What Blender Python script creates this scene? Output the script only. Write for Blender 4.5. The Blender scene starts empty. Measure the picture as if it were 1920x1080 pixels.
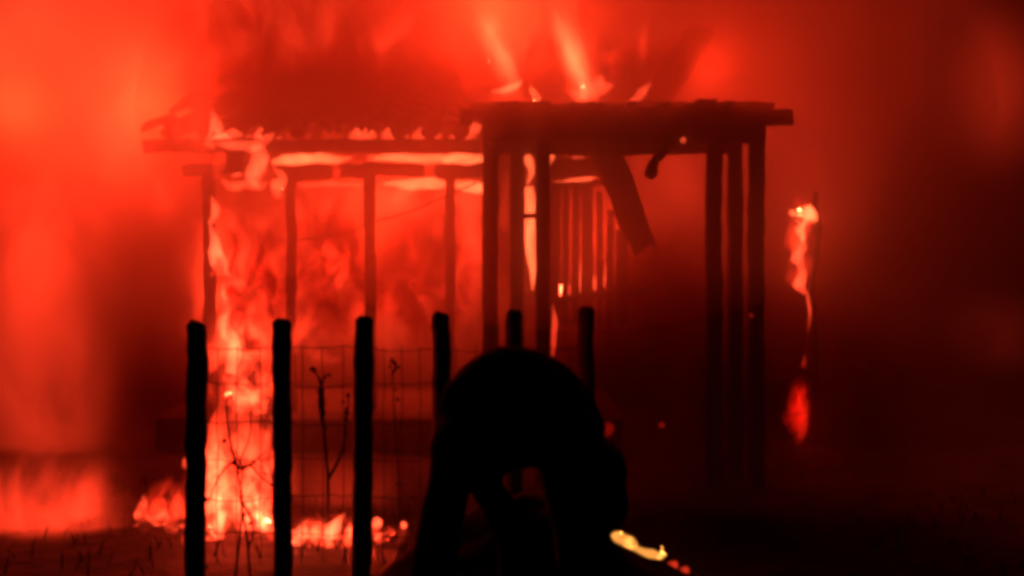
import bpy, bmesh, math, random
from mathutils import Vector, Matrix, noise
random.seed(7)
scene = bpy.context.scene
col = scene.collection

# ------------------------------------------------------------------ camera
F, HZ, EYE = 1900.0, 495.0, 1.5          # focal length and horizon of the 1920 px wide photo, eye height
cam_d = bpy.data.cameras.new('camera')
cam = bpy.data.objects.new('camera', cam_d); col.objects.link(cam)
cam.location = (0, 0, EYE); cam.rotation_euler = (math.radians(90), 0, 0)
cam_d.sensor_width = 36.0; cam_d.lens = 36.0 * F / 1920.0
cam_d.shift_y = -(540.0 - HZ) / 1920.0
cam_d.clip_end = 2000.0
cam_d.dof.use_dof = True; cam_d.dof.focus_distance = 6.5; cam_d.dof.aperture_fstop = 2.0
scene.camera = cam

# ------------------------------------------------------------------ night sky
world = bpy.data.worlds.new('World'); scene.world = world; world.use_nodes = True
wn = world.node_tree.nodes; wl = world.node_tree.links
sky = wn.new('ShaderNodeTexSky'); sky.sky_type = 'NISHITA'; sky.sun_disc = False
sky.sun_elevation = math.radians(-6); sky.sun_rotation = math.radians(200)
wl.new(sky.outputs[0], wn['Background'].inputs[0]); wn['Background'].inputs[1].default_value = 0.01

scene.view_settings.view_transform = 'Standard'; scene.view_settings.look = 'None'
scene.view_settings.exposure = 0.0; scene.view_settings.gamma = 1.0
scene.render.engine = 'CYCLES'
cy = scene.cycles
cy.use_denoising = True
cy.max_bounces = 4; cy.diffuse_bounces = 2; cy.glossy_bounces = 2; cy.volume_bounces = 0; cy.transparent_max_bounces = 64
cy.filter_width = 4.2
cy.volume_step_rate = 1.5; cy.volume_max_steps = 128
cy.sample_clamp_indirect = 4.0

def P(px, py, Y):
    return Vector(((px - 960.0) * Y / F, Y, EYE - (py - HZ) * Y / F))

FIRE = (1.0, 0.042, 0.013)                 # what the phone made of the flames' colour

# ------------------------------------------------------------------ the fire's own light
def fire_light(px, py, Y, power, radius=0.35):
    d = bpy.data.lights.new('fire_light', 'POINT'); d.energy = power; d.color = (1.0, 0.035, 0.008); d.shadow_soft_size = radius
    o = bpy.data.objects.new('fire_light', d); col.objects.link(o); o.location = P(px, py, Y)
fire_light(700, 400, 10.0, 210)
fire_light(300, 200, 10.4, 300)
fire_light(930, 20, 10.8, 620)
fire_light(1330, 120, 11.2, 200)
fire_light(1110, 440, 9.8, 110)
fire_light(455, 900, 5.9, 14, 0.2)
fire_light(30, 200, 10.4, 220)

# ------------------------------------------------------------------ helpers
def link(o, parent=None):
    col.objects.link(o)
    if parent is not None:
        o.parent = parent
    return o
def tag(o, label=None, cat=None, group=None, kind=None):
    for k, v in (('label', label), ('category', cat), ('group', group), ('kind', kind)):
        if v: o[k] = v
    return o
def empty(name, loc, label=None, cat=None, group=None):
    o = bpy.data.objects.new(name, None); col.objects.link(o); o.location = loc
    o.empty_display_size = 0.1
    return tag(o, label, cat, group)
def mesh_obj(name, verts, faces, mat, parent=None, smooth=False):
    """a mesh object; verts are in world space, its origin stays at its parent's origin"""
    off = parent_world(parent)
    me = bpy.data.meshes.new(name)
    me.from_pydata([tuple(Vector(v) - off) for v in verts], [], faces)
    bm = bmesh.new(); bm.from_mesh(me); bmesh.ops.recalc_face_normals(bm, faces=bm.faces); bm.to_mesh(me); bm.free()
    if smooth:
        for p in me.polygons: p.use_smooth = True
    me.materials.append(mat)
    return link(bpy.data.objects.new(name, me), parent)
def parent_world(p):
    v = Vector((0, 0, 0))
    while p is not None:
        v += p.location; p = p.parent
    return v

def frame_along(d):
    d = d.normalized(); up = Vector((0, 0, 1)) if abs(d.z) < 0.9 else Vector((0, 1, 0))
    a = d.cross(up).normalized(); return a, a.cross(d).normalized()

def beam_geo(p0, p1, w, h, rough=0.012, n=None, seed=0.0, taper=1.0, ragged=0.0):
    """a charred timber: rectangular section with rounded, eaten-away edges"""
    p0, p1 = Vector(p0), Vector(p1); d = p1 - p0; L = d.length
    n = n or max(4, int(L / 0.07)); a, b = frame_along(d)
    ring = [(-1, -.8), (-.8, -1), (0, -1.0), (.8, -1), (1, -.8), (1, 0), (1, .8), (.8, 1), (0, 1), (-.8, 1), (-1, .8), (-1, 0)]
    vs, fs = [], []
    for i in range(n + 1):
        t = i / n; c = p0 + d * t; s = 1 + (taper - 1) * t
        for k, (u, v) in enumerate(ring):
            e = 0.0
            if ragged and i in (0, n): e = ragged * (noise.noise((k * .9, seed, i)))
            q = c + a * (u * w * .5 * s) + b * (v * h * .5 * s) + d.normalized() * e
            nz = noise.noise_vector(q * 9 + Vector((seed, 0, 0))) * rough + noise.noise_vector(q * 2.5 + Vector((seed, 3, 0))) * rough * .8
            vs.append(q + nz)
    m = len(ring)
    for i in range(n):
        for k in range(m):
            fs.append((i * m + k, i * m + (k + 1) % m, (i + 1) * m + (k + 1) % m, (i + 1) * m + k))
    fs.append(tuple(range(m))[::-1]); fs.append(tuple(n * m + k for k in range(m)))
    return vs, fs
def beam(name, p0, p1, w, h, mat, parent, **kw):
    vs, fs = beam_geo(p0, p1, w, h, **kw)
    return mesh_obj(name, vs, fs, mat, parent)

def tube_geo(pts, rads, seg=8, rough=0.0, seed=0.0):
    vs, fs = [], []; n = len(pts); pts = [Vector(p) for p in pts]
    for i in range(n):
        d = pts[min(i + 1, n - 1)] - pts[max(i - 1, 0)]; a, b = frame_along(d)
        for k in range(seg):
            t = 2 * math.pi * k / seg; r = rads[i]
            q = pts[i] + a * math.cos(t) * r + b * math.sin(t) * r
            if rough: q += noise.noise_vector(q * 14 + Vector((seed, 0, 0))) * rough
            vs.append(q)
    for i in range(n - 1):
        for k in range(seg):
            fs.append((i * seg + k, i * seg + (k + 1) % seg, (i + 1) * seg + (k + 1) % seg, (i + 1) * seg + k))
    fs.append(tuple(range(seg))[::-1]); fs.append(tuple((n - 1) * seg + k for k in range(seg)))
    return vs, fs
def tube(name, pts, rads, mat, parent=None, seg=8, rough=0.0, seed=0.0):
    if not isinstance(rads, (list, tuple)): rads = [rads] * len(pts)
    vs, fs = tube_geo(pts, rads, seg, rough, seed)
    return mesh_obj(name, vs, fs, mat, parent, smooth=True)
def spline(ctrl, n):
    """Catmull-Rom through control points"""
    c = [Vector(p) for p in ctrl]; c = [c[0] * 2 - c[1]] + c + [c[-1] * 2 - c[-2]]; out = []
    m = len(c) - 3
    for i in range(n):
        t = i / (n - 1) * m; k = min(int(t), m - 1); t -= k
        p0, p1, p2, p3 = c[k:k + 4]
        out.append(0.5 * ((2 * p1) + (p2 - p0) * t + (2 * p0 - 5 * p1 + 4 * p2 - p3) * t * t + (3 * p1 - p0 - 3 * p2 + p3) * t ** 3))
    return out

# ------------------------------------------------------------------ materials
def mat_solid(name, c1, c2, scale=6.0, rough=0.85, bump=0.4, bdist=0.02, detail=6.0):
    m = bpy.data.materials.new(name); m.use_nodes = True
    n, l = m.node_tree.nodes, m.node_tree.links; b = n['Principled BSDF']
    tc = n.new('ShaderNodeTexCoord'); t = n.new('ShaderNodeTexNoise'); t.inputs['Scale'].default_value = scale; t.inputs['Detail'].default_value = detail
    l.new(tc.outputs['Object'], t.inputs['Vector'])
    r = n.new('ShaderNodeValToRGB'); r.color_ramp.elements[0].position = .35; r.color_ramp.elements[1].position = .68
    r.color_ramp.elements[0].color = (*c1, 1); r.color_ramp.elements[1].color = (*c2, 1)
    l.new(t.outputs[0], r.inputs[0]); l.new(r.outputs[0], b.inputs['Base Color']); b.inputs['Roughness'].default_value = rough
    bp = n.new('ShaderNodeBump'); bp.inputs['Strength'].default_value = bump; bp.inputs['Distance'].default_value = bdist
    t2 = n.new('ShaderNodeTexNoise'); t2.inputs['Scale'].default_value = scale * 4; t2.inputs['Detail'].default_value = 8
    l.new(tc.outputs['Object'], t2.inputs['Vector']); l.new(t2.outputs[0], bp.inputs['Height']); l.new(bp.outputs[0], b.inputs['Normal'])
    return m
CHAR = mat_solid('charred_timber', (.015, .012, .010), (.07, .05, .04), 9)
WOOD = mat_solid('weathered_post_wood', (.06, .045, .032), (.12, .09, .065), 7)
TILE = mat_solid('sooty_clay_tile', (.04, .02, .014), (.14, .06, .035), 5)
PLASTER = mat_solid('sooty_plaster', (.10, .085, .075), (.22, .19, .17), 3)
CONC = mat_solid('sooty_concrete', (.03, .028, .026), (.09, .085, .08), 4)
SOIL = mat_solid('scorched_soil', (.012, .009, .007), (.035, .026, .020), 1.3, bump=.7, bdist=.05)
GRASS = mat_solid('dry_grass', (.03, .026, .014), (.07, .06, .03), 3)
METAL = mat_solid('rusty_wire', (.05, .035, .03), (.10, .08, .07), 20, rough=.6)
CLOTH = mat_solid('black_cloth', (.006, .006, .007), (.014, .013, .014), 18, rough=.95, bump=.3, bdist=.01)
JEANS = mat_solid('dark_trousers', (.007, .008, .011), (.015, .016, .02), 25, rough=.95)
SKIN = mat_solid('skin', (.10, .055, .04), (.14, .08, .055), 10, rough=.6, bump=.1)
HAIR = mat_solid('dark_hair', (.006, .005, .004), (.012, .010, .008), 60, rough=.7)
BARK = mat_solid('burnt_bark', (.014, .011, .009), (.05, .04, .032), 12, bump=.8)
LEAF = mat_solid('dark_leaf', (.03, .045, .018), (.06, .08, .03), 8)

def mat_flame(name, density, colour=FIRE, skin=0.10, ragged=0.0):
    """burning gas: a volume that gives off light, so a flame is bright where it is deep and fades at its edge"""
    m = bpy.data.materials.new(name); m.use_nodes = True
    n, l = m.node_tree.nodes, m.node_tree.links; n.remove(n['Principled BSDF']); out = n['Material Output']
    e = n.new('ShaderNodeEmission'); e.inputs['Color'].default_value = (*colour, 1); e.inputs['Strength'].default_value = density
    if ragged:
        g = n.new('ShaderNodeNewGeometry'); t = n.new('ShaderNodeTexNoise'); t.inputs['Scale'].default_value = ragged; t.inputs['Detail'].default_value = 3
        l.new(g.outputs['Position'], t.inputs['Vector'])
        mr = n.new('ShaderNodeMapRange'); mr.interpolation_type = 'SMOOTHSTEP'; mr.inputs[1].default_value = .42; mr.inputs[2].default_value = .64; mr.inputs[3].default_value = .04 * density; mr.inputs[4].default_value = 2.2 * density
        l.new(t.outputs[0], mr.inputs[0]); l.new(mr.outputs[0], e.inputs['Strength'])
    l.new(e.outputs[0], out.inputs['Volume'])
    s = n.new('ShaderNodeAddShader'); tr = n.new('ShaderNodeBsdfTransparent'); es = n.new('ShaderNodeEmission')
    es.inputs['Color'].default_value = (*colour, 1); es.inputs['Strength'].default_value = skin
    l.new(tr.outputs[0], s.inputs[0]); l.new(es.outputs[0], s.inputs[1]); l.new(s.outputs[0], out.inputs['Surface'])
    return m

def mat_cloud(name, emit=0.0, colour=FIRE, absorb=0.0, tint=(.45, .02, .0), nscale=1.2, lo=.0, n0=.38, n1=.66, seed=0.0, stretch=.6, detail=4.0, dist=.5):
    """fire cloud / smoke: falls off to nothing at the edge of its body and is torn by turbulence"""
    m = bpy.data.materials.new(name); m.use_nodes = True
    n, l = m.node_tree.nodes, m.node_tree.links; n.remove(n['Principled BSDF']); out = n['Material Output']
    tc = n.new('ShaderNodeTexCoord'); dt = n.new('ShaderNodeVectorMath'); dt.operation = 'DOT_PRODUCT'
    l.new(tc.outputs['Object'], dt.inputs[0]); l.new(tc.outputs['Object'], dt.inputs[1])
    def math_(op, a, b=None):
        x = n.new('ShaderNodeMath'); x.operation = op
        for i, v in enumerate((a, b)):
            if v is None: continue
            if isinstance(v, (int, float)): x.inputs[i].default_value = v
            else: l.new(v, x.inputs[i])
        return x.outputs[0]
    f = math_('MAXIMUM', math_('SUBTRACT', 1.0, dt.outputs['Value']), 0.0); f = math_('MULTIPLY', f, f)
    g = n.new('ShaderNodeNewGeometry'); mp = n.new('ShaderNodeMapping'); mp.inputs['Scale'].default_value = (1, 1, stretch); mp.inputs['Location'].default_value = (seed, seed * .7, 0)
    l.new(g.outputs['Position'], mp.inputs['Vector'])
    t = n.new('ShaderNodeTexNoise'); t.inputs['Scale'].default_value = nscale; t.inputs['Detail'].default_value = detail; t.inputs['Distortion'].default_value = dist; t.inputs['Roughness'].default_value = .58
    l.new(mp.outputs[0], t.inputs['Vector'])
    mr = n.new('ShaderNodeMapRange'); mr.interpolation_type = 'SMOOTHSTEP'
    mr.inputs[1].default_value = n0; mr.inputs[2].default_value = n1; mr.inputs[3].default_value = lo; mr.inputs[4].default_value = 1.0
    l.new(t.outputs[0], mr.inputs[0])
    d = math_('MULTIPLY', f, mr.outputs[0])
    sh = None
    if emit:
        e = n.new('ShaderNodeEmission'); e.inputs['Color'].default_value = (*colour, 1); l.new(math_('MULTIPLY', d, emit), e.inputs['Strength']); sh = e
    if absorb:
        a = n.new('ShaderNodeVolumeAbsorption'); a.inputs['Color'].default_value = (*tint, 1); l.new(math_('MULTIPLY', d, absorb), a.inputs['Density'])
        if sh:
            ad = n.new('ShaderNodeAddShader'); l.new(sh.outputs[0], ad.inputs[0]); l.new(a.outputs[0], ad.inputs[1]); sh = ad
        else: sh = a
    l.new(sh.outputs[0], out.inputs['Volume'])
    return m

def ball_mesh():
    bm = bmesh.new(); bmesh.ops.create_icosphere(bm, subdivisions=3, radius=1.04); me = bpy.data.meshes.new('cloud'); bm.to_mesh(me); bm.free(); return me
BALL = ball_mesh(); CLOUDS = [0]
def cloud(kind, px, py, Y, wpx, hpx, depth, peak=0.0, tau=0.0, rot=0.0, **kw):
    """one billow of burning gas or glowing firelit smoke (peak = brightness given at the middle) or of smoke (tau = its optical depth)"""
    CLOUDS[0] += 1
    mean = kw.pop('mean', .5 + .5 * kw.get('lo', 0.0))
    path = 1.07 * depth * mean
    m = mat_cloud(kind, emit=peak / path if peak else 0.0, absorb=tau / path if tau else 0.0, seed=CLOUDS[0] * 3.7, **kw)
    me = BALL.copy(); me.materials.append(m)
    o = link(bpy.data.objects.new(kind, me)); o.location = P(px, py, Y)
    o.scale = (wpx * Y / F, depth, hpx * Y / F); o.rotation_euler = (0, math.radians(rot), 0)
    return tag(o, kind=('stuff'))

# ------------------------------------------------------------------ ground
def build_ground():
    ys = [-30, -10, 0, 1, 2] + [2.5 + .25 * i for i in range(40)] + [13, 15, 18, 25, 40, 80, 200, 600]
    xs = [-600, -200, -60, -25, -12, -8] + [-6 + .3 * i for i in range(41)] + [8, 12, 25, 60, 200, 600]
    vs = []
    for y in ys:
        for x in xs:
            z = 0.0
            if abs(x) < 12 and 0 <= y < 18:
                z = .05 * noise.noise((x * .8, y * .8, 0)) + .025 * noise.noise((x * 3, y * 3, 4)) - .03
            else: z = -.03
            vs.append((x, y, z))
    nx = len(xs)
    fs = [(j * nx + i, j * nx + i + 1, (j + 1) * nx + i + 1, (j + 1) * nx + i) for j in range(len(ys) - 1) for i in range(nx - 1)]
    tag(mesh_obj('ground', vs, fs, SOIL, None, True), 'dark scorched earth of the yard', 'ground', kind='structure')
build_ground()

def build_grass():
    vs, fs = [], []; rnd = random.Random(3)
    for i in range(1500):
        y = rnd.uniform(3.0, 7.6); x = rnd.uniform(-.56 * y, .56 * y)
        if noise.noise((x * 1.2, y * 1.2, 9)) < -.05: continue
        h = rnd.uniform(.015, .05) * (1.5 if x < -.3 else .5); a = rnd.uniform(0, math.pi); w = .006
        dx, dy = math.cos(a) * w, math.sin(a) * w; lx, ly = rnd.uniform(-.08, .08), rnd.uniform(-.08, .08); b = len(vs)
        vs += [(x - dx, y - dy, -.05), (x + dx, y + dy, -.05), (x + lx * .5 + dx * .7, y + ly * .5, h * .6), (x + lx * .5 - dx * .7, y + ly * .5, h * .6), (x + lx, y + ly, h)]
        fs += [(b, b + 1, b + 2, b + 3), (b + 3, b + 2, b + 4)]
    tag(mesh_obj('grass', vs, fs, GRASS), 'sparse dry grass over the dark yard', 'grass', kind='stuff')
build_grass()

# ------------------------------------------------------------------ the burning house
HY = 8.5                                            # plane of the house's eave and porch posts
def px2m(p, Y): return p * Y / F
house = empty('burning_house', (-2.4, HY, 0), 'low tile-roofed house burning from inside, porch posts along its front', 'house')
# roof: barrel tiles on purlins, eave at HY-.15, rising away
pitch = math.radians(20); e0 = P(600, 262, HY - .12); X0, X1 = -3.05, -.25
roof = mesh_obj('roof', *beam_geo((X0, HY + 2.55, e0.z + 2.65 * math.tan(pitch) - .10), (X1 + 1.7, HY + 2.55, e0.z + 2.65 * math.tan(pitch) - .10), .10, .14, n=40), CHAR, house)
for k in range(4):
    s = .75 + .6 * k
    beam('purlin', (X0, HY - .1 + s, e0.z - .06 + s * math.tan(pitch)), (X1 + .1, HY - .1 + s, e0.z - .06 + s * math.tan(pitch)), .07, .07, CHAR, roof, n=30, seed=k)
def arc_tile(r0, r1, L, up, th=.016, n=7):
    vs, fs = [], []
    for s, r in ((0, r0), (1, r1)):
        for rr in (r, r - th):
            for i in range(n):
                t = math.pi * i / (n - 1); z = math.sin(t) * rr * .95
                vs.append((-math.cos(t) * rr, s * L, z if up else -z))
    A = lambda s, lay, i: (s * 2 + lay) * n + i
    for i in range(n - 1):
        fs += [(A(0, 0, i), A(0, 0, i + 1), A(1, 0, i + 1), A(1, 0, i)), (A(0, 1, i), A(1, 1, i), A(1, 1, i + 1), A(0, 1, i + 1)),
               (A(0, 0, i), A(0, 1, i), A(0, 1, i + 1), A(0, 0, i + 1)), (A(1, 0, i), A(1, 0, i + 1), A(1, 1, i + 1), A(1, 1, i))]
    fs += [(A(0, 0, 0), A(1, 0, 0), A(1, 1, 0), A(0, 1, 0)), (A(0, 0, n - 1), A(0, 1, n - 1), A(1, 1, n - 1), A(1, 0, n - 1))]
    me = bpy.data.meshes.new('tile'); me.from_pydata(vs, [], fs); me.materials.append(TILE)
    bm = bmesh.new(); bm.from_mesh(me); bmesh.ops.recalc_face_normals(bm, faces=bm.faces); bm.to_mesh(me); bm.free()
    return me
cover, pan = arc_tile(.115, .095, .46, True), arc_tile(.075, .085, .46, False)
TP, RL = .268, .38
rnd = random.Random(11)
tiles_n = 0
for r in range(8):
    for c in range(11):
        x = X0 + .1 + c * TP
        for kind, me in ((1, cover), (0, pan)):
            if r > 0 and rnd.random() < .14 + max(0, .5 - c * .16): continue   # burnt through at the corner
            if kind == 0 and r == 0 and rnd.random() < .12: continue
            s = r * RL
            o = link(bpy.data.objects.new('tile', me), roof)
            o.location = Vector((x + (0 if kind else TP * .5) + rnd.uniform(-.02, .02), HY - .14 + s * math.cos(pitch) + rnd.uniform(-.05, .03) * (1 if r else .4), e0.z + .03 + (.02 if kind else .035) + s * math.sin(pitch) + rnd.uniform(-.006, .006))) - parent_world(roof)
            o.rotation_euler = (pitch - .06, rnd.uniform(-.12, .12), rnd.uniform(-.09, .09)); tiles_n += 1
# eave beam and the half-burnt lintel under it
z = lambda py, Y=HY: EYE - (py - HZ) * Y / F
beam('eave_beam', (X0, HY - .1, z(274, HY - .1)), (X1 - .02, HY - .1, z(274, HY - .1)), .10, px2m(24, HY), CHAR, house, n=60, rough=.014)
lint = [((-2.75, 318), (-2.2, 312)), ((-1.98, 322), (-1.52, 326)), ((-1.44, 322), (-1.14, 318)), ((-1.2, 316), (-.75, 320)), ((-.62, 318), (-.26, 320))]
for k, ((xa, pa), (xb, pb)) in enumerate(lint):
    beam('lintel', (xa, HY + .06, z(pa)), (xb, HY + .06, z(pb)), .10, px2m(24, HY) * (1 if k else .9), CHAR, house, rough=.03, ragged=.08, seed=k * 5)
for px, w, top in ((545, 17, 335), (693, 20, 330), (843, 18, 330), (392, 20, 330)):
    a = P(px, top - 20, HY); b = P(px + 2, 800, HY); b.z = .28
    beam('porch_post', b, a, px2m(w, HY), px2m(w, HY), CHAR, house, rough=.012, seed=px)
# porch floor and its edge
def box_geo(x0, x1, y0, y1, z0, z1, n=24, rough=.012, seed=0):
    return beam_geo((x0, (y0 + y1) / 2, (z0 + z1) / 2), (x1, (y0 + y1) / 2, (z0 + z1) / 2), y1 - y0, z1 - z0, rough=rough, n=n, seed=seed)
mesh_obj('porch_floor', *box_geo(-2.9, .9, HY - .25, HY + 1.7, -.05, .27, 40), CONC, house)
# left wall stub, charred, with the burning window corner
mesh_obj('wall', *beam_geo((-2.7, HY + 2.3, .75), (1.0, HY + 2.3, .75), .14, 1.2, n=60, rough=.06, ragged=.1), CHAR, house)
# sagging cable under the eave
tube('cable', spline([P(560, 450, HY - .05), P(640, 438, HY - .05), P(700, 417, HY - .05), P(770, 396, HY - .05), P(840, 366, HY - .05), P(893, 343, HY - .05)], 40), .008, METAL, house, 6)
# plank wall seen through the portico
wall = mesh_obj('plank_wall', *beam_geo(P(1020, 318, 8.75), P(1150, 312, 8.75), .05, .15, rough=.01), CHAR, house)
beam('rail', P(1020, 352, 8.72), P(1170, 338, 8.72), .05, .05, CHAR, wall)
beam('rail', P(1020, 565, 8.72), P(1215, 545, 8.72), .05, .06, CHAR, wall)
x = 1028; k = 0
rr = random.Random(5)
while x < 1180:
    w = rr.choice((14, 18, 22, 12)); top = 345 if x < 1110 else 345 + (x - 1110) * 1.9
    beam('plank', P(x + w / 2, 610, 8.78), P(x + w / 2 + rr.uniform(-2, 2), top, 8.78), px2m(w, 8.78), .025, CHAR, wall, rough=.006, seed=k)
    x += w + rr.choice((4, 6, 9, 5)); k += 1
# burnt-through rafters of the collapsed end of the roof
beam('rafter', P(1116, 235, 8.3), P(1208, 470, 8.1), px2m(60, 8.2), .09, CHAR, house, rough=.02, ragged=.12, taper=.75)
beam('rafter', P(1185, 260, 10.2), P(1310, 60, 11.4), px2m(64, 10.5), .12, CHAR, house, rough=.02, ragged=.15)

# small dark box hanging by the burning corner
mb = empty('meter_box', P(443, 305, HY - .2), 'small dark box hanging in flames under the eave corner', 'box')
c = P(443, 305, HY - .2)
mesh_obj('case', *beam_geo(c + Vector((0, 0, -.085)), c + Vector((0, 0, .075)), .14, .11, rough=.006, n=6), CHAR, mb)
mesh_obj('lid', *beam_geo(c + Vector((-.085, 0, .085)), c + Vector((.085, 0, .085)), .14, .02, rough=.003, n=6), CHAR, mb)
tube('bracket', [c + Vector((0, .02, .09)), c + Vector((0, .05, .15)), Vector((c.x, HY - .1, z(285)))], .012, METAL, mb)

# ------------------------------------------------------------------ the portico
PY = 7.0
port = empty('entrance_portico', P(1160, 902, PY), 'charred timber portico with heavy lintel on two clusters of posts', 'portico')
LX0, LX1 = P(905, 0, PY).x, P(1432, 0, PY).x
beam('lintel', (LX0, PY, z(237, PY)), (LX1, PY, z(237, PY)), .16, px2m(64, PY), CHAR, port, rough=.014, n=50, seed=2)
beam('lintel', (LX0, PY + .75, z(237, PY)), (LX1, PY + .75, z(237, PY)), .16, px2m(60, PY), CHAR, port, rough=.014, n=50, seed=9)
rb = random.Random(4)
# roof boards laid front to back with eaten edges, on two cross bearers that stick out
beam('bearer', P(862, 217, PY - .02), P(1482, 221, PY - .02), .09, px2m(28, PY), CHAR, port, rough=.016, n=60, ragged=.012, seed=3)
beam('bearer', P(880, 205, PY + .8), P(1450, 206, PY + .8), .09, px2m(28, PY), CHAR, port, rough=.016, n=60, ragged=.012, seed=4)
x = 905
while x < 1425:
    w = rb.uniform(22, 40); up = rb.uniform(-6, 9) + (5 if 940 < x < 1070 else 0)
    a = P(x + w / 2, 202 - up, PY - .12 - rb.uniform(0, .08)); b = Vector((a.x + rb.uniform(-.04, .04), PY + .95, a.z + rb.uniform(0, .08)))
    beam('roof_board', a, b, px2m(w * .95, PY), .035 + rb.uniform(0, .03), CHAR, port, rough=.022, ragged=.06, seed=x)
    x += w
for px, w, dy in ((919, 29, 0), (970, 27, .32), (1018, 26, .0), (1338, 27, 0), (1378, 25, .32), (1418, 26, 0)):
    a = P(px, 262, PY); b = P(px, 262, PY)
    a.y = b.y = PY + dy; a.x = b.x = (px - 960) * (PY + dy) / F; b.z = -.05; a.z = z(258, PY)
    beam('post', b, a, px2m(w, PY), .11, CHAR, port, rough=.010, seed=px)
beam('crossbar', P(975, 406, PY + .1), P(1012, 404, PY + .05), .05, .035, CHAR, port, rough=.004)
tube('hanging_strip', spline([P(1252, 262, PY), P(1243, 285, PY - .02), P(1228, 300, PY - .04), P(1222, 322, PY - .03), P(1216, 334, PY - .02)], 16), [.028, .03, .034, .03, .038, .034, .03, .036, .04, .042, .044, .04, .046, .04, .04, .02], CHAR, port, 8, rough=.02)

# ------------------------------------------------------------------ fence
fence = empty('wire_fence', P(600, 1085, 4.75), 'dark round wooden pickets strung with sagging wire mesh', 'fence')
posts = [(369, 611, 4.50, 39), (527, 606, 4.70, 37), (682, 600, 4.98, 38), (826, 593, 5.33, 35), (962, 588, 5.62, 33), (1098, 581, 6.08, 32)]
for k, (px, top, Y, w) in enumerate(posts):
    a = P(px + 1, top, Y); b = Vector((P(px + (-4, 2, -3, 4, -2, 3)[k], 1000, Y).x, Y + .03 * math.sin(k * 2.3), -.1)); r = px2m(w, Y) * .5
    n = 26; pts = [b.lerp(a, i / n) + Vector((noise.noise((i * .25, k, 1)) * .006, 0, 0)) for i in range(n + 1)]
    rads = [r * (1.04 - .08 * i / n + .09 * noise.noise((i * .3, k * 3.1, 7))) for i in range(n + 1)]
    slope = Vector((.004, 0, .004)); pts.append(a + Vector((0, 0, .016)) + slope); rads.append(r * .62)
    tube('post', pts, rads, WOOD, fence, 14, rough=.008, seed=k)
def wire(py0, py1, ia, ib, sag, r=.0028):
    pa, pb = posts[ia], posts[ib]
    A = P(pa[0], py0, pa[2] + .06); B = P(pb[0], py1, pb[2] + .06)
    pts = []
    for i in range(17):
        t = i / 16; p = A.lerp(B, t); p.z -= sag * 4 * t * (1 - t); p += Vector((0, noise.noise((t * 5, py0, ia)) * .012, noise.noise((t * 6, py0, ia + 3)) * .012)); pts.append(p)
    tube('wire', pts, r, METAL, fence, 5)
for i in range(len(posts) - 1):
    for py in (652, 716, 792, 860, 930, 1000):
        wire(py, py - 2, i, i + 1, random.uniform(0, .03), random.choice((.0022, .0028)))
    pa, pb = posts[i], posts[i + 1]
    for j in range(1, 4):
        t = j / 4 + random.uniform(-.05, .05); px = pa[0] + (pb[0] - pa[0]) * t; Y = pa[2] + (pb[2] - pa[2]) * t + .06
        pts = [P(px + 5 * noise.noise((q * .5, px, 0)), 650 + q * 37, Y) for q in range(12)]
        tube('wire', pts, .0024, METAL, fence, 5)

# dead vine caught in the mesh and dry shrubs behind it
def stems(name, label, cat, base, list_ctrl, mat, r0=.007, leaves=0, rad=.25):
    root = empty(name, base, label, cat); rl = random.Random(len(label))
    for ctrl in list_ctrl:
        pts = spline(ctrl, 14); tube('stem', pts, [r0 * .8 * (1 - .6 * i / 13) for i in range(14)], mat, root, 6)
        for q in range(leaves):
            p = pts[rl.randint(4, 13)] + Vector((rl.uniform(-.02, .02), rl.uniform(-.02, .02), rl.uniform(-.02, .02))); a = rl.uniform(0, 6.28); s = rl.uniform(.018, .035)
            d = Vector((math.cos(a), rl.uniform(-.4, .4), math.sin(a))) * s; sd = d.cross(Vector((0, 1, .3))).normalized() * s * .4
            mesh_obj('leaf', [p, p + d * .5 + sd, p + d, p + d * .5 - sd, p + d * .5 + Vector((0, .006, 0))], [(0, 1, 4), (1, 2, 4), (2, 3, 4), (3, 0, 4)], LEAF, root)
    return root
FY = 4.72
stems('dead_vine', 'bare twisted vine climbing the wire, left of the first tall picket', 'vine', P(455, 1085, FY), [
    [P(440, 1090, FY), P(448, 1020, FY), P(455, 940, FY), P(446, 880, FY), P(468, 820, FY), P(470, 770, FY)],
    [P(470, 1088, FY), P(462, 1000, FY), P(450, 930, FY), P(455, 880, FY), P(440, 845, FY)],
    [P(452, 878, FY), P(470, 873, FY), P(490, 895, FY), P(515, 912, FY)],
    [P(455, 880, FY), P(430, 870, FY), P(405, 905, FY), P(392, 940, FY)],
    [P(452, 940, FY), P(468, 965, FY), P(475, 1000, FY), P(466, 1030, FY)],
    [P(455, 880, FY), P(480, 862, FY), P(500, 845, FY)],
    [P(446, 880, FY), P(432, 830, FY), P(425, 770, FY), P(428, 735, FY)]], BARK, .008, 2)
stems('dead_shrub', 'dark leggy shrub behind the wire between the two tall pickets', 'shrub', Vector((P(600, 1000, 5.6).x, 5.6, 0)), [
    [Vector((P(612, 0, 5.6).x, 5.6, -.05)), P(615, 900, 5.6), P(606, 800, 5.6), P(604, 740, 5.6), P(596, 705, 5.6), P(580, 692, 5.6)],
    [P(606, 800, 5.6), P(600, 760, 5.6), P(602, 720, 5.6), P(612, 700, 5.6)],
    [P(615, 900, 5.6), P(640, 850, 5.6), P(648, 800, 5.6), P(655, 740, 5.6)]], BARK, .014, 9)
stems('dead_weed', 'thin dry weed with one dark seed head behind the fence', 'weed', Vector((P(735, 1000, 5.7).x, 5.7, 0)), [
    [Vector((P(745, 0, 5.7).x, 5.7, -.05)), P(748, 900, 5.7), P(740, 780, 5.7), P(735, 690, 5.7)],
    [P(735, 705, 5.7), P(741, 690, 5.7), P(735, 678, 5.7), P(730, 688, 5.7)]], BARK, .009, 6)

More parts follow.
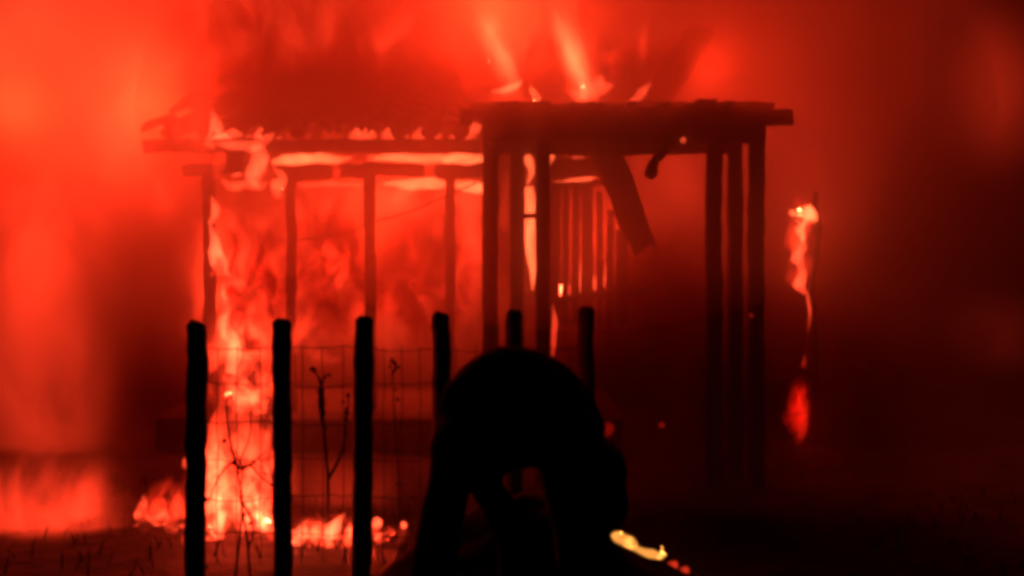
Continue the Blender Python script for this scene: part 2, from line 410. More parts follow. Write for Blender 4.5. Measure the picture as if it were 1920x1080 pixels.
# ------------------------------------------------------------------ flames
FL = {'mid': mat_flame('flame', 60.0, skin=.1, colour=(1, .075, .026)), 'hot': mat_flame('flame_hot', 150.0, skin=.2, colour=(1, .11, .034)), 'soft': mat_flame('flame_soft', 11.0, skin=.05),
      'ragged': mat_flame('flame_ragged', 20.0, skin=.02, ragged=11.0, colour=(1, .055, .018)),
      'yellow': mat_flame('flame_yellow', 11.0, colour=(1, .36, .06), skin=.35)}
def tongue(parent, ctrl, widths, mat, seed=0.0, flat=.7, wob=.25, n=18, seg=12):
    """a lick of flame: swelling body along a bent path, torn by turbulence, drawn out to a point"""
    pts = spline(ctrl, n); vs, fs = [], []
    wid = [w for w in widths]
    for i, p in enumerate(pts):
        t = i / (n - 1) * (len(wid) - 1); k = min(int(t), len(wid) - 2); w = wid[k] + (wid[k + 1] - wid[k]) * (t - k)
        d = pts[min(i + 1, n - 1)] - pts[max(i - 1, 0)]; a = Vector((d.z, 0, -d.x)).normalized() if (abs(d.x) + abs(d.z)) > 1e-6 else Vector((1, 0, 0)); b = Vector((0, 1, 0))
        for q in range(seg):
            th = 2 * math.pi * q / seg; u = a * math.cos(th) + b * math.sin(th) * flat
            s = 1 + wob * 2 * noise.noise(p * 7 + u * 1.3 + Vector((seed, 0, 0))) + wob * noise.noise(p * 17 + u * 2 + Vector((0, seed, 0)))
            vs.append(p + u * w * .5 * max(.25, s))
    for i in range(n - 1):
        for q in range(seg): fs.append((i * seg + q, i * seg + (q + 1) % seg, (i + 1) * seg + (q + 1) % seg, (i + 1) * seg + q))
    fs.append(tuple(range(seg))[::-1]); fs.append(tuple((n - 1) * seg + q for q in range(seg)))
    return mesh_obj('flame', vs, fs, FL[mat], parent, True)
def fire(label, base, tongues, name='fire'):
    """tongues: (Y, [(px, py) ...], [widths in px ...], material)"""
    root = empty(name, base, label, 'fire')
    for k, (Y, path, ws, m) in enumerate(tongues):
        tongue(root, [P(x, y, Y + .06 * math.sin(i * 2.1 + k)) for i, (x, y) in enumerate(path)], [px2m(w, Y) for w in ws], m, seed=k * 3.3 + path[0][0])
    return root
fire('tall orange flame rising from behind the portico roof, above its first posts', P(950, 180, 8.2), [
    (8.2, [(940, 178), (962, 160), (955, 125), (935, 95), (918, 60), (905, 20)], [16, 26, 26, 22, 16, 3], 'mid'),
    (8.4, [(935, 150), (950, 110), (925, 70), (915, 20), (900, -40)], [40, 60, 60, 70, 40], 'soft'),
    (8.1, [(922, 172), (945, 168), (968, 160), (980, 150)], [6, 16, 14, 4], 'hot')])
fire('taller orange flame leaping above the middle of the portico roof', P(1090, 185, 8.2), [
    (8.2, [(1092, 185), (1095, 160), (1080, 125), (1064, 92), (1052, 55), (1040, 15)], [18, 30, 24, 20, 15, 3], 'mid'),
    (8.4, [(1100, 165), (1095, 110), (1070, 70), (1055, 10), (1040, -40)], [40, 60, 60, 70, 40], 'soft'),
    (8.1, [(1070, 168), (1092, 180), (1125, 165), (1155, 158)], [8, 34, 26, 3], 'mid'),
    (8.1, [(1112, 150), (1124, 150), (1132, 160)], [8, 22, 10], 'mid')])
fire('small curled flame over the portico roof beside the leaning rafter', P(1190, 190, 8.0), [
    (7.9, [(1175, 193), (1192, 188), (1204, 172), (1222, 155)], [6, 20, 20, 3], 'mid'),
    (7.9, [(1203, 108), (1208, 95), (1206, 78), (1210, 60)], [8, 14, 10, 2], 'soft')])
fire('low licks of flame along the portico roof edge', P(1000, 198, 7.5), [
    (7.9, [(1002, 196), (1008, 186), (1000, 172), (994, 160)], [8, 14, 12, 3], 'hot'),
    (7.6, [(930, 204), (955, 200), (985, 203)], [8, 16, 6], 'mid'),
    (7.6, [(1112, 196), (1118, 191), (1124, 195)], [8, 16, 6], 'mid'),
    (7.0, [(880, 232), (892, 240), (903, 228)], [6, 22, 6], 'mid')])
# between the posts of the portico
fire('bright strip of flame between the second and third portico posts', P(992, 560, 7.6), [
    (7.9, [(998, 545), (1000, 510), (994, 470), (995, 430), (994, 390), (992, 350)], [4, 16, 22, 24, 24, 18], 'hot'),
    (7.9, [(990, 345), (996, 320), (990, 300), (992, 285)], [8, 14, 18, 6], 'hot'),
    (7.9, [(1030, 310), (1034, 295), (1032, 280)], [6, 14, 5], 'hot'),
    (7.0, [(912, 278), (916, 262), (921, 245)], [6, 14, 4], 'mid'),
    (7.9, [(948, 440), (946, 400), (950, 350), (950, 310)], [8, 20, 16, 4], 'soft')])
fire('row of small flames along the foot of the plank wall', P(1090, 550, 8.85), [
    (8.9, [(1040, 556), (1045, 545), (1043, 530), (1046, 515)], [14, 20, 12, 3], 'mid'),
    (8.9, [(1060, 555), (1062, 540), (1058, 520)], [12, 18, 3], 'mid'),
    (8.9, [(1085, 548), (1090, 525), (1084, 500), (1086, 480)], [16, 26, 16, 3], 'mid'),
    (8.9, [(1112, 545), (1114, 530), (1116, 512)], [14, 20, 3], 'mid'),
    (8.9, [(1135, 540), (1140, 520), (1134, 495)], [14, 22, 3], 'mid'),
    (8.9, [(1158, 470), (1168, 455), (1166, 435)], [8, 14, 3], 'mid'),
    (8.9, [(1040, 345), (1070, 342), (1100, 337), (1118, 332)], [8, 14, 14, 4], 'hot'),
    (8.9, [(1068, 305), (1080, 298), (1098, 300)], [6, 18, 10], 'mid'),
    (7.9, [(1036, 668), (1038, 640), (1040, 600), (1036, 570)], [6, 12, 14, 3], 'mid')])
# under the eave: seen through the tile ends and the slot above the lintel
tg = []
for (x, y, w, m) in ((435, 252, 58, 'mid'), (500, 256, 46, 'mid'), (560, 254, 44, 'soft'), (622, 256, 34, 'soft'), (680, 253, 44, 'mid'), (740, 254, 42, 'mid'), (800, 253, 46, 'mid'), (868, 256, 44, 'mid')):
    tg.append((8.95, [(x - w * .6, y + 6), (x - w * .2, y - 2), (x + w * .2, y - 3), (x + w * .6, y + 5)], [8, 30, 30, 8], m))
fire('flames glowing in the arched ends of the roof tiles', P(660, 258, 8.95), tg)
fire('long band of orange flame in the slot under the eave beam', P(700, 300, 8.9), [
    (8.8, [(510, 304), (540, 300), (580, 297), (620, 300), (660, 296)], [12, 22, 22, 20, 5], 'hot'),
    (8.8, [(690, 330), (700, 310), (694, 296), (700, 288)], [16, 22, 14, 6], 'mid'),
    (8.8, [(700, 298), (740, 294), (780, 300), (820, 296), (850, 300)], [10, 20, 22, 20, 8], 'hot'),
    (8.8, [(830, 302), (850, 299), (880, 298), (905, 300)], [16, 24, 26, 22], 'hot'),
    (8.8, [(545, 330), (565, 326), (590, 328)], [6, 18, 8], 'hot'),
    (8.8, [(560, 348), (620, 345), (680, 346)], [8, 14, 6], 'mid'),
    (8.8, [(720, 345), (770, 346), (810, 344), (850, 346)], [8, 22, 24, 10], 'hot'),
    (8.8, [(850, 345), (880, 350), (905, 352)], [12, 26, 24], 'hot'),
    (8.9, [(876, 430), (880, 400), (882, 370), (880, 350)], [4, 40, 60, 56], 'soft')])
# left corner of the house
fire('swirling flames wrapped round the left eave corner and its hanging box', P(440, 380, 8.3), [
    (8.35, [(392, 275), (405, 255), (404, 232), (396, 205)], [26, 36, 26, 4], 'mid'),
    (8.3, [(412, 256), (435, 250), (455, 254)], [8, 22, 8], 'mid'),
    (8.3, [(408, 268), (440, 272), (475, 276), (500, 262), (515, 250)], [10, 20, 24, 20, 6], 'mid'),
    (8.3, [(484, 352), (474, 328), (486, 300), (478, 272)], [10, 30, 36, 20], 'mid'),
    (8.28, [(470, 345), (492, 320), (500, 290)], [10, 26, 6], 'ragged'),
    (8.3, [(416, 338), (436, 350), (462, 346), (486, 350), (500, 340)], [8, 18, 16, 18, 6], 'mid'),
    (8.3, [(404, 335), (412, 305), (424, 285), (430, 268)], [14, 28, 18, 6], 'soft'),
    (8.3, [(524, 372), (518, 350), (530, 335), (512, 312)], [8, 26, 20, 5], 'mid'),
    (8.3, [(434, 330), (446, 326), (456, 329)], [5, 12, 5], 'mid'),
    (8.3, [(394, 420), (404, 395), (396, 365)], [8, 20, 3], 'mid'),
    (8.25, [(418, 560), (424, 522), (406, 484), (402, 450), (392, 415)], [8, 20, 30, 18, 4], 'mid'),
    (8.22, [(400, 520), (412, 490), (396, 460)], [18, 34, 6], 'ragged'),
    (8.25, [(430, 700), (440, 652), (420, 610), (428, 575), (414, 540)], [20, 30, 24, 18, 3], 'mid'),
    (8.22, [(450, 680), (436, 630), (440, 590), (426, 560)], [30, 50, 40, 8], 'ragged'),
    (8.2, [(440, 768), (456, 742), (446, 712), (462, 680), (450, 655)], [30, 58, 44, 40, 6], 'ragged'),
    (8.2, [(490, 775), (480, 750), (492, 715), (480, 690)], [24, 46, 36, 8], 'ragged')])
# brush burning behind the fence
tg = []
rf = random.Random(21)
for k in range(24):
    x = rf.uniform(392, 512); y0 = rf.uniform(985, 1024); hgt = rf.uniform(30, 130); w = rf.uniform(20, 40)
    tg.append((rf.uniform(5.35, 5.9), [(x, y0), (x + rf.uniform(-10, 10), y0 - hgt * .35), (x + rf.uniform(-16, 16), y0 - hgt * .7), (x + rf.uniform(-24, 24), y0 - hgt)], [w * .5, w, w * .6, 2], rf.choice(('ragged', 'ragged', 'soft', 'mid'))))
for k in range(26):
    x = rf.uniform(385, 520); y0 = rf.uniform(850, 985); hgt = rf.uniform(50, 120); w = rf.uniform(30, 66)
    tg.append((rf.uniform(5.5, 6.0), [(x, y0), (x + rf.uniform(-14, 14), y0 - hgt * .4), (x + rf.uniform(-20, 20), y0 - hgt)], [w * .4, w, 4], rf.choice(('ragged', 'ragged', 'ragged', 'soft'))))
for k in range(8):
    x = rf.uniform(250, 385); y0 = rf.uniform(985, 1026); hgt = rf.uniform(20, 90); w = rf.uniform(20, 40)
    tg.append((rf.uniform(5.35, 5.9), [(x, y0), (x + rf.uniform(-10, 10), y0 - hgt * .4), (x + rf.uniform(-20, 20), y0 - hgt)], [w * .5, w, 2], rf.choice(('ragged', 'soft'))))
fire('brush blazing on the ground behind the fence wire, beside the vine', P(450, 1023, 5.5), tg)
tg = []
for k in range(30):
    x = rf.uniform(540, 735); y0 = rf.uniform(1008, 1030) - (x - 545) * .05; hgt = rf.uniform(10, 54) * (1 if x < 690 else .6); w = rf.uniform(10, 30)
    tg.append((rf.uniform(5.36, 5.5), [(x, y0), (x + rf.uniform(-10, 10), y0 - hgt * .5), (x + rf.uniform(-26, 26), y0 - hgt)], [w * .6, w * .9, 2], rf.choice(('mid', 'ragged', 'soft', 'ragged'))))
fire('line of low ground flames seen between the pickets', P(640, 1023, 5.4), tg)
# the thing burning at the right
fire('ragged flame clinging to the burning snag beyond the portico', P(1508, 540, 8.6), [
    (8.6, [(1480, 396), (1498, 404), (1516, 400), (1532, 412)], [8, 26, 32, 10], 'hot'),
    (8.58, [(1500, 425), (1514, 404), (1506, 385)], [10, 34, 4], 'mid'),
    (8.6, [(1508, 452), (1502, 432), (1510, 414)], [8, 20, 8], 'hot'),
    (8.6, [(1498, 470), (1478, 458), (1470, 446)], [8, 16, 3], 'soft'),
    (8.6, [(1506, 505), (1494, 484), (1504, 462), (1500, 445)], [6, 22, 20, 8], 'mid'),
    (8.58, [(1500, 545), (1486, 520), (1482, 498)], [10, 30, 4], 'soft'),
    (8.6, [(1510, 552), (1498, 534), (1504, 512), (1494, 500)], [6, 26, 18, 4], 'mid'),
    (8.6, [(1514, 622), (1518, 590), (1515, 560), (1512, 540)], [2, 8, 8, 3], 'mid')])
fire('narrow upright flame at the foot of the burning snag', P(1500, 820, 8.6), [
    (8.6, [(1503, 822), (1505, 790), (1504, 755), (1507, 725)], [10, 20, 22, 4], 'mid'),
    (8.6, [(1492, 815), (1486, 780), (1496, 740), (1505, 700)], [14, 44, 30, 3], 'ragged'),
    (8.6, [(1480, 860), (1481, 850), (1482, 838)], [9, 12, 3], 'soft'),
    (8.6, [(1506, 690), (1508, 676), (1510, 664)], [7, 9, 2], 'mid')])
sn = empty('burning_snag', Vector((P(1516, 0, 8.7).x, 8.7, 0)), 'charred bare tree trunk with broken limbs, alight beyond the portico', 'tree')
tube('trunk', spline([(P(1524, 0, 8.7).x, 8.7, -.1), P(1520, 760, 8.7), P(1526, 640, 8.7), P(1522, 540, 8.7), P(1534, 430, 8.7), P(1528, 360, 8.7)], 24), [.055 - .0017 * i for i in range(24)], BARK, sn, 10, rough=.03)
tube('limb', spline([P(1532, 440, 8.7), P(1512, 415, 8.65), P(1490, 408, 8.6)], 8), [.035 - .002 * i for i in range(8)], BARK, sn, 8, rough=.02)

# yellow flame by the crouching person, and embers
fire('bright yellow flame on the ground right of the bending person', P(1200, 1043, 5.1), [
    (5.1, [(1148, 1000), (1158, 1006), (1170, 1020), (1182, 1032)], [10, 24, 30, 14], 'yellow'),
    (5.06, [(1172, 1014), (1186, 1016), (1196, 1022)], [6, 18, 5], 'yellow'),
    (5.1, [(1172, 1030), (1200, 1034), (1222, 1040), (1240, 1044)], [12, 16, 18, 10], 'yellow'),
    (5.08, [(1236, 1048), (1243, 1038), (1240, 1026)], [10, 16, 4], 'yellow')])
def ember(px, py, Y, r, m, label):
    p = P(px, py, Y); bm = bmesh.new(); bmesh.ops.create_icosphere(bm, subdivisions=2, radius=px2m(r, Y))
    vs = [v.co + p + noise.noise_vector(v.co * 40 + p * 3) * px2m(r, Y) * .5 for v in bm.verts]; fs = [tuple(v.index for v in f.verts) for f in bm.faces]; bm.free()
    tag(mesh_obj('ember', vs, fs, FL[m], None, True), label, 'ember', 'embers')
ember(1138, 804, 6.6, 14, 'soft', 'larger round red ember beside the bending person')
ember(1241, 797, 6.3, 6, 'soft', 'small lone ember in the dark under the portico')
ember(1262, 1062, 5.05, 11, 'soft', 'dim red ember just past the yellow flame')
ember(1284, 1072, 5.0, 10, 'soft', 'dim ember nearest the bottom edge of the mound')
ember(708, 980, 5.4, 11, 'mid', 'glowing ember by the second tall picket')
ember(757, 985, 5.4, 8, 'mid', 'tiny ember on the ground beside the person\'s leg')
ember(1408, 592, 6.9, 5, 'soft', 'spark on the last portico post')
ember(1281, 263, 6.88, 6, 'mid', 'white-hot spark under the portico lintel')

# ------------------------------------------------------------------ mound and person
def build_mound():
    vs, fs = [], []; nr, ns = 22, 48; cx, cyy = .08, 3.75
    for i in range(nr + 1):
        t = i / nr
        for k in range(ns):
            a = 2 * math.pi * k / ns; rx, ry = 1.0, .75
            x, y = cx + math.cos(a) * rx * t, cyy + math.sin(a) * ry * t
            zz = .585 * (1 - t * t) ** 1.1 * (1 + .25 * noise.noise((x * 3, y * 3, 2))) + .035 * noise.noise((x * 9, y * 9, 5)) * (1 - t) - .06 * t
            vs.append((x, y, zz))
    for i in range(nr):
        for k in range(ns): fs.append((i * ns + k, i * ns + (k + 1) % ns, (i + 1) * ns + (k + 1) % ns, (i + 1) * ns + k))
    tag(mesh_obj('earth_mound', vs, fs, SOIL, None, True), 'black heap of earth at the bending person\'s hands', 'mound')
build_mound()

def capsules_to_body(name, chains, mat, parent, voxel=.009, smooth=6, crease=0.0):
    """chains of tapered segments fused into one continuous skin"""
    bm = bmesh.new()
    def sph(p, r, sc=(1, 1, 1)):
        g = bmesh.ops.create_icosphere(bm, subdivisions=2, radius=1.0)
        for v in g['verts']: v.co = Vector((v.co.x * r * sc[0], v.co.y * r * sc[1], v.co.z * r * sc[2])) + p
    for ch in chains:
        for i in range(len(ch) - 1):
            (p, r), (q, s) = ch[i][:2], ch[i + 1][:2]; p, q = Vector(p), Vector(q)
            m = max(2, int((q - p).length / (min(r, s) * .5)))
            for j in range(m + 1):
                t = j / m; sph(p.lerp(q, t), r + (s - r) * t, ch[i][2] if len(ch[i]) > 2 else (1, 1, 1))
    me = bpy.data.meshes.new(name + '_src'); bm.to_mesh(me); bm.free()
    tmp = bpy.data.objects.new('tmp', me); col.objects.link(tmp)
    md = tmp.modifiers.new('r', 'REMESH'); md.mode = 'VOXEL'; md.voxel_size = voxel
    ms = tmp.modifiers.new('s', 'SMOOTH'); ms.iterations = smooth; ms.factor = .5
    dg = bpy.context.evaluated_depsgraph_get(); dg.update()
    ev = bpy.data.meshes.new_from_object(tmp.evaluated_get(dg)); bpy.data.objects.remove(tmp)
    off = parent_world(parent)
    for v in ev.vertices: v.co -= off
    if crease:
        for v in ev.vertices:
            q = v.co + off
            v.co += v.normal * (crease * noise.noise((q.x * 9, q.y * 9, q.z * 5)) + crease * .7 * noise.ridged_multi_fractal(Vector((q.x * 11, q.y * 11, q.z * 8)), 1, 2, 3, 1, 2) - crease * .5)
    for p in ev.polygons: p.use_smooth = True
    ev.name = name; ev.materials.clear(); ev.materials.append(mat)
    return link(bpy.data.objects.new(name, ev), parent)

def build_person():
    Y0 = 2.8
    def Q(px, py, Y=Y0): return P(px, py, Y)
    base = Vector((-.1, Y0, 0))
    root = empty('person', base, 'person in dark clothes bending over to the ground before the fire', 'person')
    hipc = Q(916, 795, 2.75)
    hipN, hipF = Q(868, 842, 2.66), Q(898, 845, 2.88)
    chest = Q(1010, 775, 2.95); shN, shF = Q(1066, 822, 2.86), Q(1068, 808, 3.16)
    # bent figure: legs planted apart, back rounded, head and arms hanging towards the heap
    legN = [(hipN, .075), (Q(842, 905, 2.63), .052), (Q(808, 1080, 2.60), .050), (Vector((-.235, 2.60, .50)), .050), (Vector((-.27, 2.66, .30)), .058), (Vector((-.285, 2.68, .09)), .042), (Vector((-.18, 2.66, .035)), .035)]
    legF = [(hipF, .06), (Q(913, 915, 2.92), .038), (Q(966, 1005, 2.98), .044), (Vector((.03, 3.00, .30)), .054), (Vector((-.02, 3.02, .09)), .042), (Vector((.09, 3.02, .035)), .035)]
    torso = [(hipc, .105), (Q(928, 772, 2.79), .132), (Q(958, 760, 2.85), .152), (chest, .138), (Q(1050, 805, 3.0), .11)]
    neck = [(Q(1075, 820, 3.0), .075), (Q(1092, 862, 3.0), .060), (Q(1098, 890, 3.0), .07)]
    hN, hF = Vector((.20, 3.02, .50)), Vector((.26, 3.26, .50))
    def arm(sh, el, hand, sgn):
        d = Vector((hand - el)).normalized()
        ch = [[(sh, .075), (el, .055)], [(el, .052), (hand - d * .02, .036)]]
        palm = [(hand - d * .02, .032), (hand + d * .06, .036)]
        ch.append(palm)
        side = Vector((0, 1, 0)); fw = Vector((1, 0, 0))
        for k, L in enumerate((.066, .076, .072, .056)):
            b = hand + d * .07 + side * (.027 - .018 * k)
            m = b + d * L * .5 + fw * .008; e = m + d * L * .35 + fw * .028
            ch.append([(b, .0092), (m, .0088), (e, .0075)])
        tb = hand + d * .01 + side * .03 * sgn + fw * .02
        ch.append([(tb, .012), (tb + d * .035 + side * .022 * sgn + fw * .015, .010), (tb + d * .062 + side * .022 * sgn + fw * .026, .0085)])
        return ch
    body = [legN, legF, torso, neck]
    headc = Q(1100, 912, 3.0)
    armN = arm(shN, Q(1068, 925, 2.90), hN, 1); armF = arm(shF, Q(1122, 920, 3.22), hF, -1)
    # head hanging: crown down, face towards the knees
    skull = [[(headc + Vector((.012, 0, .03)), .098), (headc + Vector((.0, 0, -.045)), .092)],
             [(headc + Vector((-.055, 0, .02)), .055), (headc + Vector((-.05, 0, .075)), .045)],                     # jaw and chin
             [(headc + Vector((-.098, 0, .0)), .016), (headc + Vector((-.108, 0, .022)), .018)],                     # nose
             [(headc + Vector((-.088, -.03, -.02)), .022), (headc + Vector((-.088, .03, -.02)), .022)],              # brow
             [(headc + Vector((-.092, -.02, .055)), .012), (headc + Vector((-.092, .02, .055)), .012)],              # lips
             [(headc + Vector((.005, -.098, .01)), .018), (headc + Vector((.0, -.103, .035)), .014)],                # ears
             [(headc + Vector((.005, .098, .01)), .018), (headc + Vector((.0, .103, .035)), .014)]]
    capsules_to_body('body', body + armN + armF + skull, SKIN, root, .0085, 3)
    # clothes
    jacket = [[(p, r + .022) for p, r in torso], [(Q(912, 785, 2.74), .118), (Q(905, 840, 2.75), .10)], [(Q(893, 762, 2.74), .098), (Q(930, 738, 2.80), .115)], [(Q(885, 800, 2.72), .09), (Q(880, 850, 2.70), .082)],
              [(p, r + .016) for p, r in armN[0]], [(armN[1][0][0], .068), (armN[1][0][0].lerp(hN, .72), .050)],
              [(p, r + .016) for p, r in armF[0]], [(armF[1][0][0], .068), (armF[1][0][0].lerp(hF, .72), .050)],
              [(shN, .085), (Q(1032, 790, 2.92), .12)], [(shF, .085), (Q(1030, 785, 3.02), .115)]]
    capsules_to_body('jacket', jacket, CLOTH, root, .011, 8, .012)
    trousers = [[(p, r + .012) for p, r in legN[:6]], [(p, r + .012) for p, r in legF[:5]], [(hipN, .09), (hipF, .08)]]
    capsules_to_body('trousers', trousers, JEANS, root, .011, 8, .007)
    capsules_to_body('hair', [[(headc + Vector((.022, 0, .045)), .104), (headc + Vector((.016, 0, -.04)), .104)], [(headc + Vector((-.02, 0, -.065)), .096), (headc + Vector((.03, 0, -.05)), .1)]], HAIR, root, .01, 2)
    for f in (legN[-2:], legF[-2:]):
        a, t = f[0][0], f[1][0]
        capsules_to_body('shoe', [[(Vector((a.x - .02, a.y, .05)), .052), (Vector((t.x + .03, t.y, .045)), .046), (Vector((t.x + .09, t.y, .035)), .036)], [(a, .056), (Vector((a.x, a.y, .05)), .055)]], CLOTH, root, .009, 3)
build_person()

# ------------------------------------------------------------------ burning gas and smoke round the house
# fire and firelit smoke behind the house, the smoke's glow put in as emission
cloud('fire', 740, -20, 11.8, 860, 300, .9, peak=1.5, nscale=1.3, lo=.15)
cloud('fire', 930, -20, 10.8, 220, 210, .7, peak=3.4, nscale=1.5, lo=.35)
cloud('fire', 628, 70, 10.6, 46, 120, .4, peak=1.5, nscale=1.6, lo=.3)
cloud('fire', 420, 80, 10.8, 150, 240, .6, peak=1.8, nscale=1.6, lo=.2)
cloud('fire', 1420, 110, 12.0, 560, 380, 1.2, peak=.8, lo=.5, nscale=1.0)
cloud('fire', 1322, 165, 9.6, 56, 80, .4, peak=.7, lo=.7, nscale=1.6)
cloud('fire', 1220, 340, 9.9, 160, 170, .5, peak=1.9, lo=.4, nscale=1.5)
cloud('fire', 1420, 300, 10.4, 290, 300, .6, peak=1.3, lo=.4, nscale=1.2)
# torn sheets of flame over the roof
cloud('fire', 936, 95, 8.3, 34, 105, .14, rot=-21, peak=7.0, nscale=4.5, lo=.3, colour=(1, .11, .034))
cloud('fire', 1072, 100, 8.3, 36, 105, .14, rot=-20, peak=8.0, nscale=4.5, lo=.3, colour=(1, .11, .034))
cloud('fire', 1100, 165, 8.3, 60, 30, .12, peak=3.5, nscale=6.0, lo=.2)
cloud('fire', 950, 185, 8.1, 70, 28, .12, peak=2.5, nscale=6.0, lo=.1)
cloud('fire', 1206, 80, 8.3, 16, 60, .1, rot=6, peak=1.4, nscale=5.0, lo=.3)
cloud('fire', 900, 70, 9.6, 430, 150, .16, peak=2.2, nscale=2.2, n0=.50, n1=.68, stretch=.45, detail=6, dist=1.2, mean=.4)
cloud('fire', 560, 60, 10.9, 330, 170, .16, peak=1.1, nscale=2.0, n0=.48, n1=.70, stretch=.5, detail=6, dist=1.0, mean=.4)
cloud('fire', 1120, 120, 9.7, 150, 110, .14, peak=2.0, nscale=3.2, n0=.50, n1=.66, stretch=.6, detail=6, dist=1.4, mean=.4)
# inside the house
cloud('fire', 720, 370, 9.9, 300, 120, .5, peak=1.6, nscale=1.9, lo=.15)
cloud('fire', 700, 450, 9.3, 330, 210, .16, peak=1.7, nscale=3.2, n0=.42, n1=.64, detail=6, dist=.9, mean=.4)
cloud('fire', 700, 560, 9.8, 360, 190, .4, peak=.7, nscale=2.6, lo=.0)
cloud('fire', 760, 350, 9.1, 190, 70, .14, peak=3.6, nscale=3.6, n0=.46, n1=.66, detail=5, dist=.8, mean=.4)
cloud('fire', 882, 430, 9.3, 48, 200, .3, peak=3.4, nscale=2.4, lo=.25)
cloud('fire', 455, 470, 9.4, 150, 250, .4, peak=1.4, nscale=2.2, lo=.2)
cloud('fire', 450, 560, 8.9, 130, 260, .14, peak=1.8, nscale=4.0, n0=.44, n1=.64, detail=6, dist=1.0, mean=.4)
cloud('fire', 1100, 440, 9.6, 120, 190, .4, peak=1.2, nscale=1.9, lo=.4)
cloud('fire', 1110, 430, 8.45, 110, 170, .12, peak=.5, nscale=3.0, lo=.4)  # glowing veil before the plank wall, its haze put in as emission
cloud('fire', 455, 690, 7.4, 100, 130, .12, peak=3.4, nscale=6.5, n0=.46, n1=.62, detail=5, dist=.8, mean=.4)
cloud('fire', 600, 630, 7.9, 160, 70, .14, peak=.6, nscale=4.5, n0=.48, n1=.64, detail=5, mean=.4)
# brush fire and the ground behind the fence
cloud('fire', 330, 965, 6.0, 90, 80, .12, peak=2.4, nscale=8.0, n0=.46, n1=.62, detail=5, dist=.8, mean=.4)
cloud('fire', 450, 905, 6.0, 120, 150, .12, peak=2.8, nscale=8.0, n0=.42, n1=.60, stretch=.7, detail=5, dist=.8, mean=.4)
cloud('fire', 640, 1000, 5.5, 140, 40, .10, peak=2.6, nscale=11.0, n0=.48, n1=.62, detail=4, mean=.4)
cloud('fire', 640, 920, 6.4, 150, 90, .3, peak=.25, nscale=3.0, lo=.3)
# far left, beyond the corner of the house
cloud('fire', 60, 30, 10.2, 340, 330, .8, peak=3.0, nscale=1.0, lo=.35)
cloud('fire', 240, 260, 10.2, 230, 260, .6, peak=.9, nscale=1.3, lo=.3)
cloud('fire', 70, 450, 9.6, 200, 330, .6, peak=1.5, nscale=1.3, lo=.3)
cloud('fire', 80, 720, 8.2, 170, 230, .5, peak=.9, nscale=1.6, lo=.2)
cloud('fire', 100, 990, 5.9, 190, 170, .4, peak=2.4, nscale=3.2, lo=.05)
cloud('fire', 1870, 170, 12.0, 130, 200, .6, peak=.6, nscale=1.0, lo=.6)  # far right: added glow, no fire source stands here
cloud('fire', 1870, 620, 12.0, 130, 110, .5, peak=.14, nscale=1.4, lo=.3)  # added faraway glow, also at far right
# at the burning snag
cloud('fire', 1500, 450, 8.55, 34, 100, .12, peak=2.4, nscale=8.0, n0=.42, n1=.60, detail=5, mean=.4)
cloud('fire', 1498, 770, 8.55, 26, 75, .12, peak=7.0, nscale=9.0, n0=.40, n1=.60, detail=4, mean=.4)
# smoke
cloud('smoke', 620, 500, 8.75, 160, 150, .10, tau=2.0, nscale=4.2, n0=.47, n1=.60, detail=6, dist=1.0, mean=.4)
cloud('smoke', 800, 530, 8.75, 130, 140, .10, tau=2.0, nscale=4.2, n0=.47, n1=.60, detail=6, dist=1.0, mean=.4)
cloud('smoke', 470, 520, 8.0, 110, 220, .10, tau=1.6, nscale=5.0, n0=.47, n1=.60, detail=6, dist=1.0, mean=.4)
cloud('smoke', 520, 80, 9.9, 300, 140, .12, tau=1.0, nscale=2.6, n0=.46, n1=.62, detail=6, dist=1.2, mean=.4)
cloud('smoke', 1080, 130, 8.9, 190, 90, .12, tau=1.8, nscale=4.0, n0=.47, n1=.60, detail=6, dist=1.4, mean=.4)
cloud('smoke', 1240, 140, 9.0, 55, 100, .2, rot=32, tau=1.4, nscale=2.6, lo=.5)
cloud('smoke', 450, 940, 5.32, 100, 110, .06, tau=1.5, nscale=10.0, n0=.48, n1=.60, detail=5, mean=.4)
cloud('smoke', 640, 160, 8.0, 400, 84, .4, peak=.62, tau=2.6, nscale=2.0, lo=.5)  # roof veil: firelight on this smoke is put in as emission
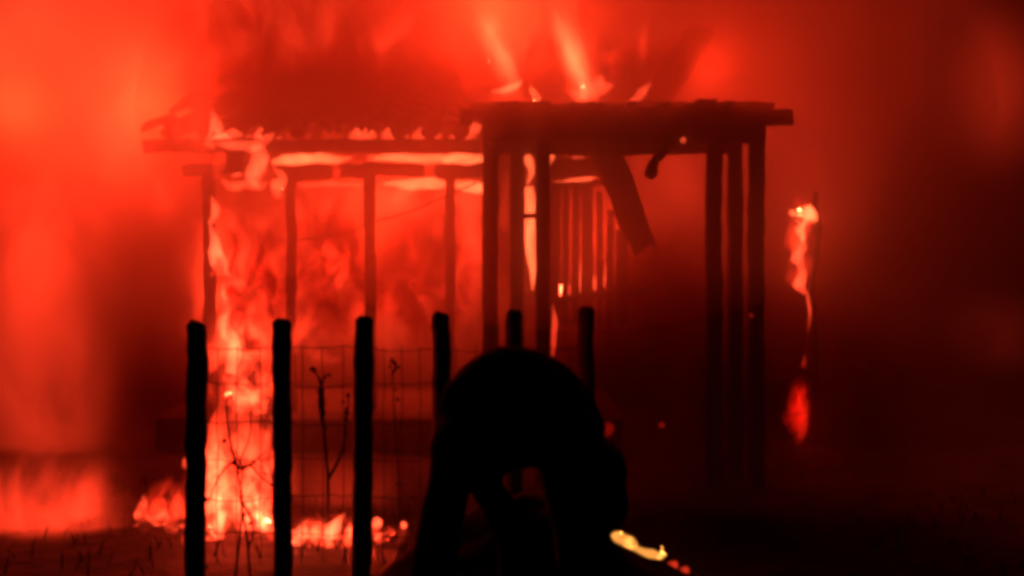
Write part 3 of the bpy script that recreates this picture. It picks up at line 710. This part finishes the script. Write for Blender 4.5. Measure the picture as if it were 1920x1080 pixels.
cloud('fire', 300, 220, 7.95, 190, 230, .3, peak=1.9, nscale=2.0, lo=.25, detail=5)
cloud('smoke', 640, 540, 8.2, 170, 110, .25, tau=1.4, nscale=2.8, detail=5)
cloud('smoke', 790, 470, 8.9, 90, 90, .2, tau=1.0, nscale=3.0, detail=5)
cloud('smoke', 1330, 800, 6.35, 600, 340, .6, tau=5.2, peak=.02, nscale=1.5, lo=.5)  # black smoke added to darken the lower right, with faint emission
cloud('smoke', 1240, 570, 7.5, 150, 170, .4, tau=2.2, nscale=1.9, lo=.35)
cloud('smoke', 730, 850, 6.6, 260, 170, .4, tau=.8, nscale=2.0, lo=.3)
cloud('smoke', 1010, 150, 8.7, 80, 60, .25, tau=1.6, nscale=3.0, detail=5)
cloud('smoke', 1190, 140, 8.7, 120, 90, .3, tau=1.6, nscale=2.4, detail=5)
cloud('smoke', 310, 800, 5.9, 130, 300, .4, tau=1.8, nscale=1.6, lo=.4)

# thin smoke drifting round the house, lit by the fire
hm = bpy.data.materials.new('thin_smoke'); hm.use_nodes = True; hm.node_tree.nodes.remove(hm.node_tree.nodes['Principled BSDF'])
pv = hm.node_tree.nodes.new('ShaderNodeVolumePrincipled'); pv.inputs['Color'].default_value = (.8, .58, .5, 1); pv.inputs['Density'].default_value = .20; pv.inputs['Anisotropy'].default_value = .75
hm.node_tree.links.new(pv.outputs[0], hm.node_tree.nodes['Material Output'].inputs['Volume'])
me = BALL.copy(); me.materials.append(hm); hz = link(bpy.data.objects.new('thin_smoke', me)); hz.scale = (15, 6.6, 7.0); hz.location = (-1.5, 12.3, 3.4); tag(hz, kind='stuff')
hm2 = hm.copy(); hm2.node_tree.nodes['Principled Volume'].inputs['Density'].default_value = .75  # denser body added before the portico, standing for veil and lens bloom
me = BALL.copy(); me.materials.append(hm2); hz = link(bpy.data.objects.new('thin_smoke', me)); hz.scale = (2.6, .8, 1.35); hz.location = P(1060, 200, 6.3); tag(hz, kind='stuff')  # added body before the portico, stands for veil and lens bloom
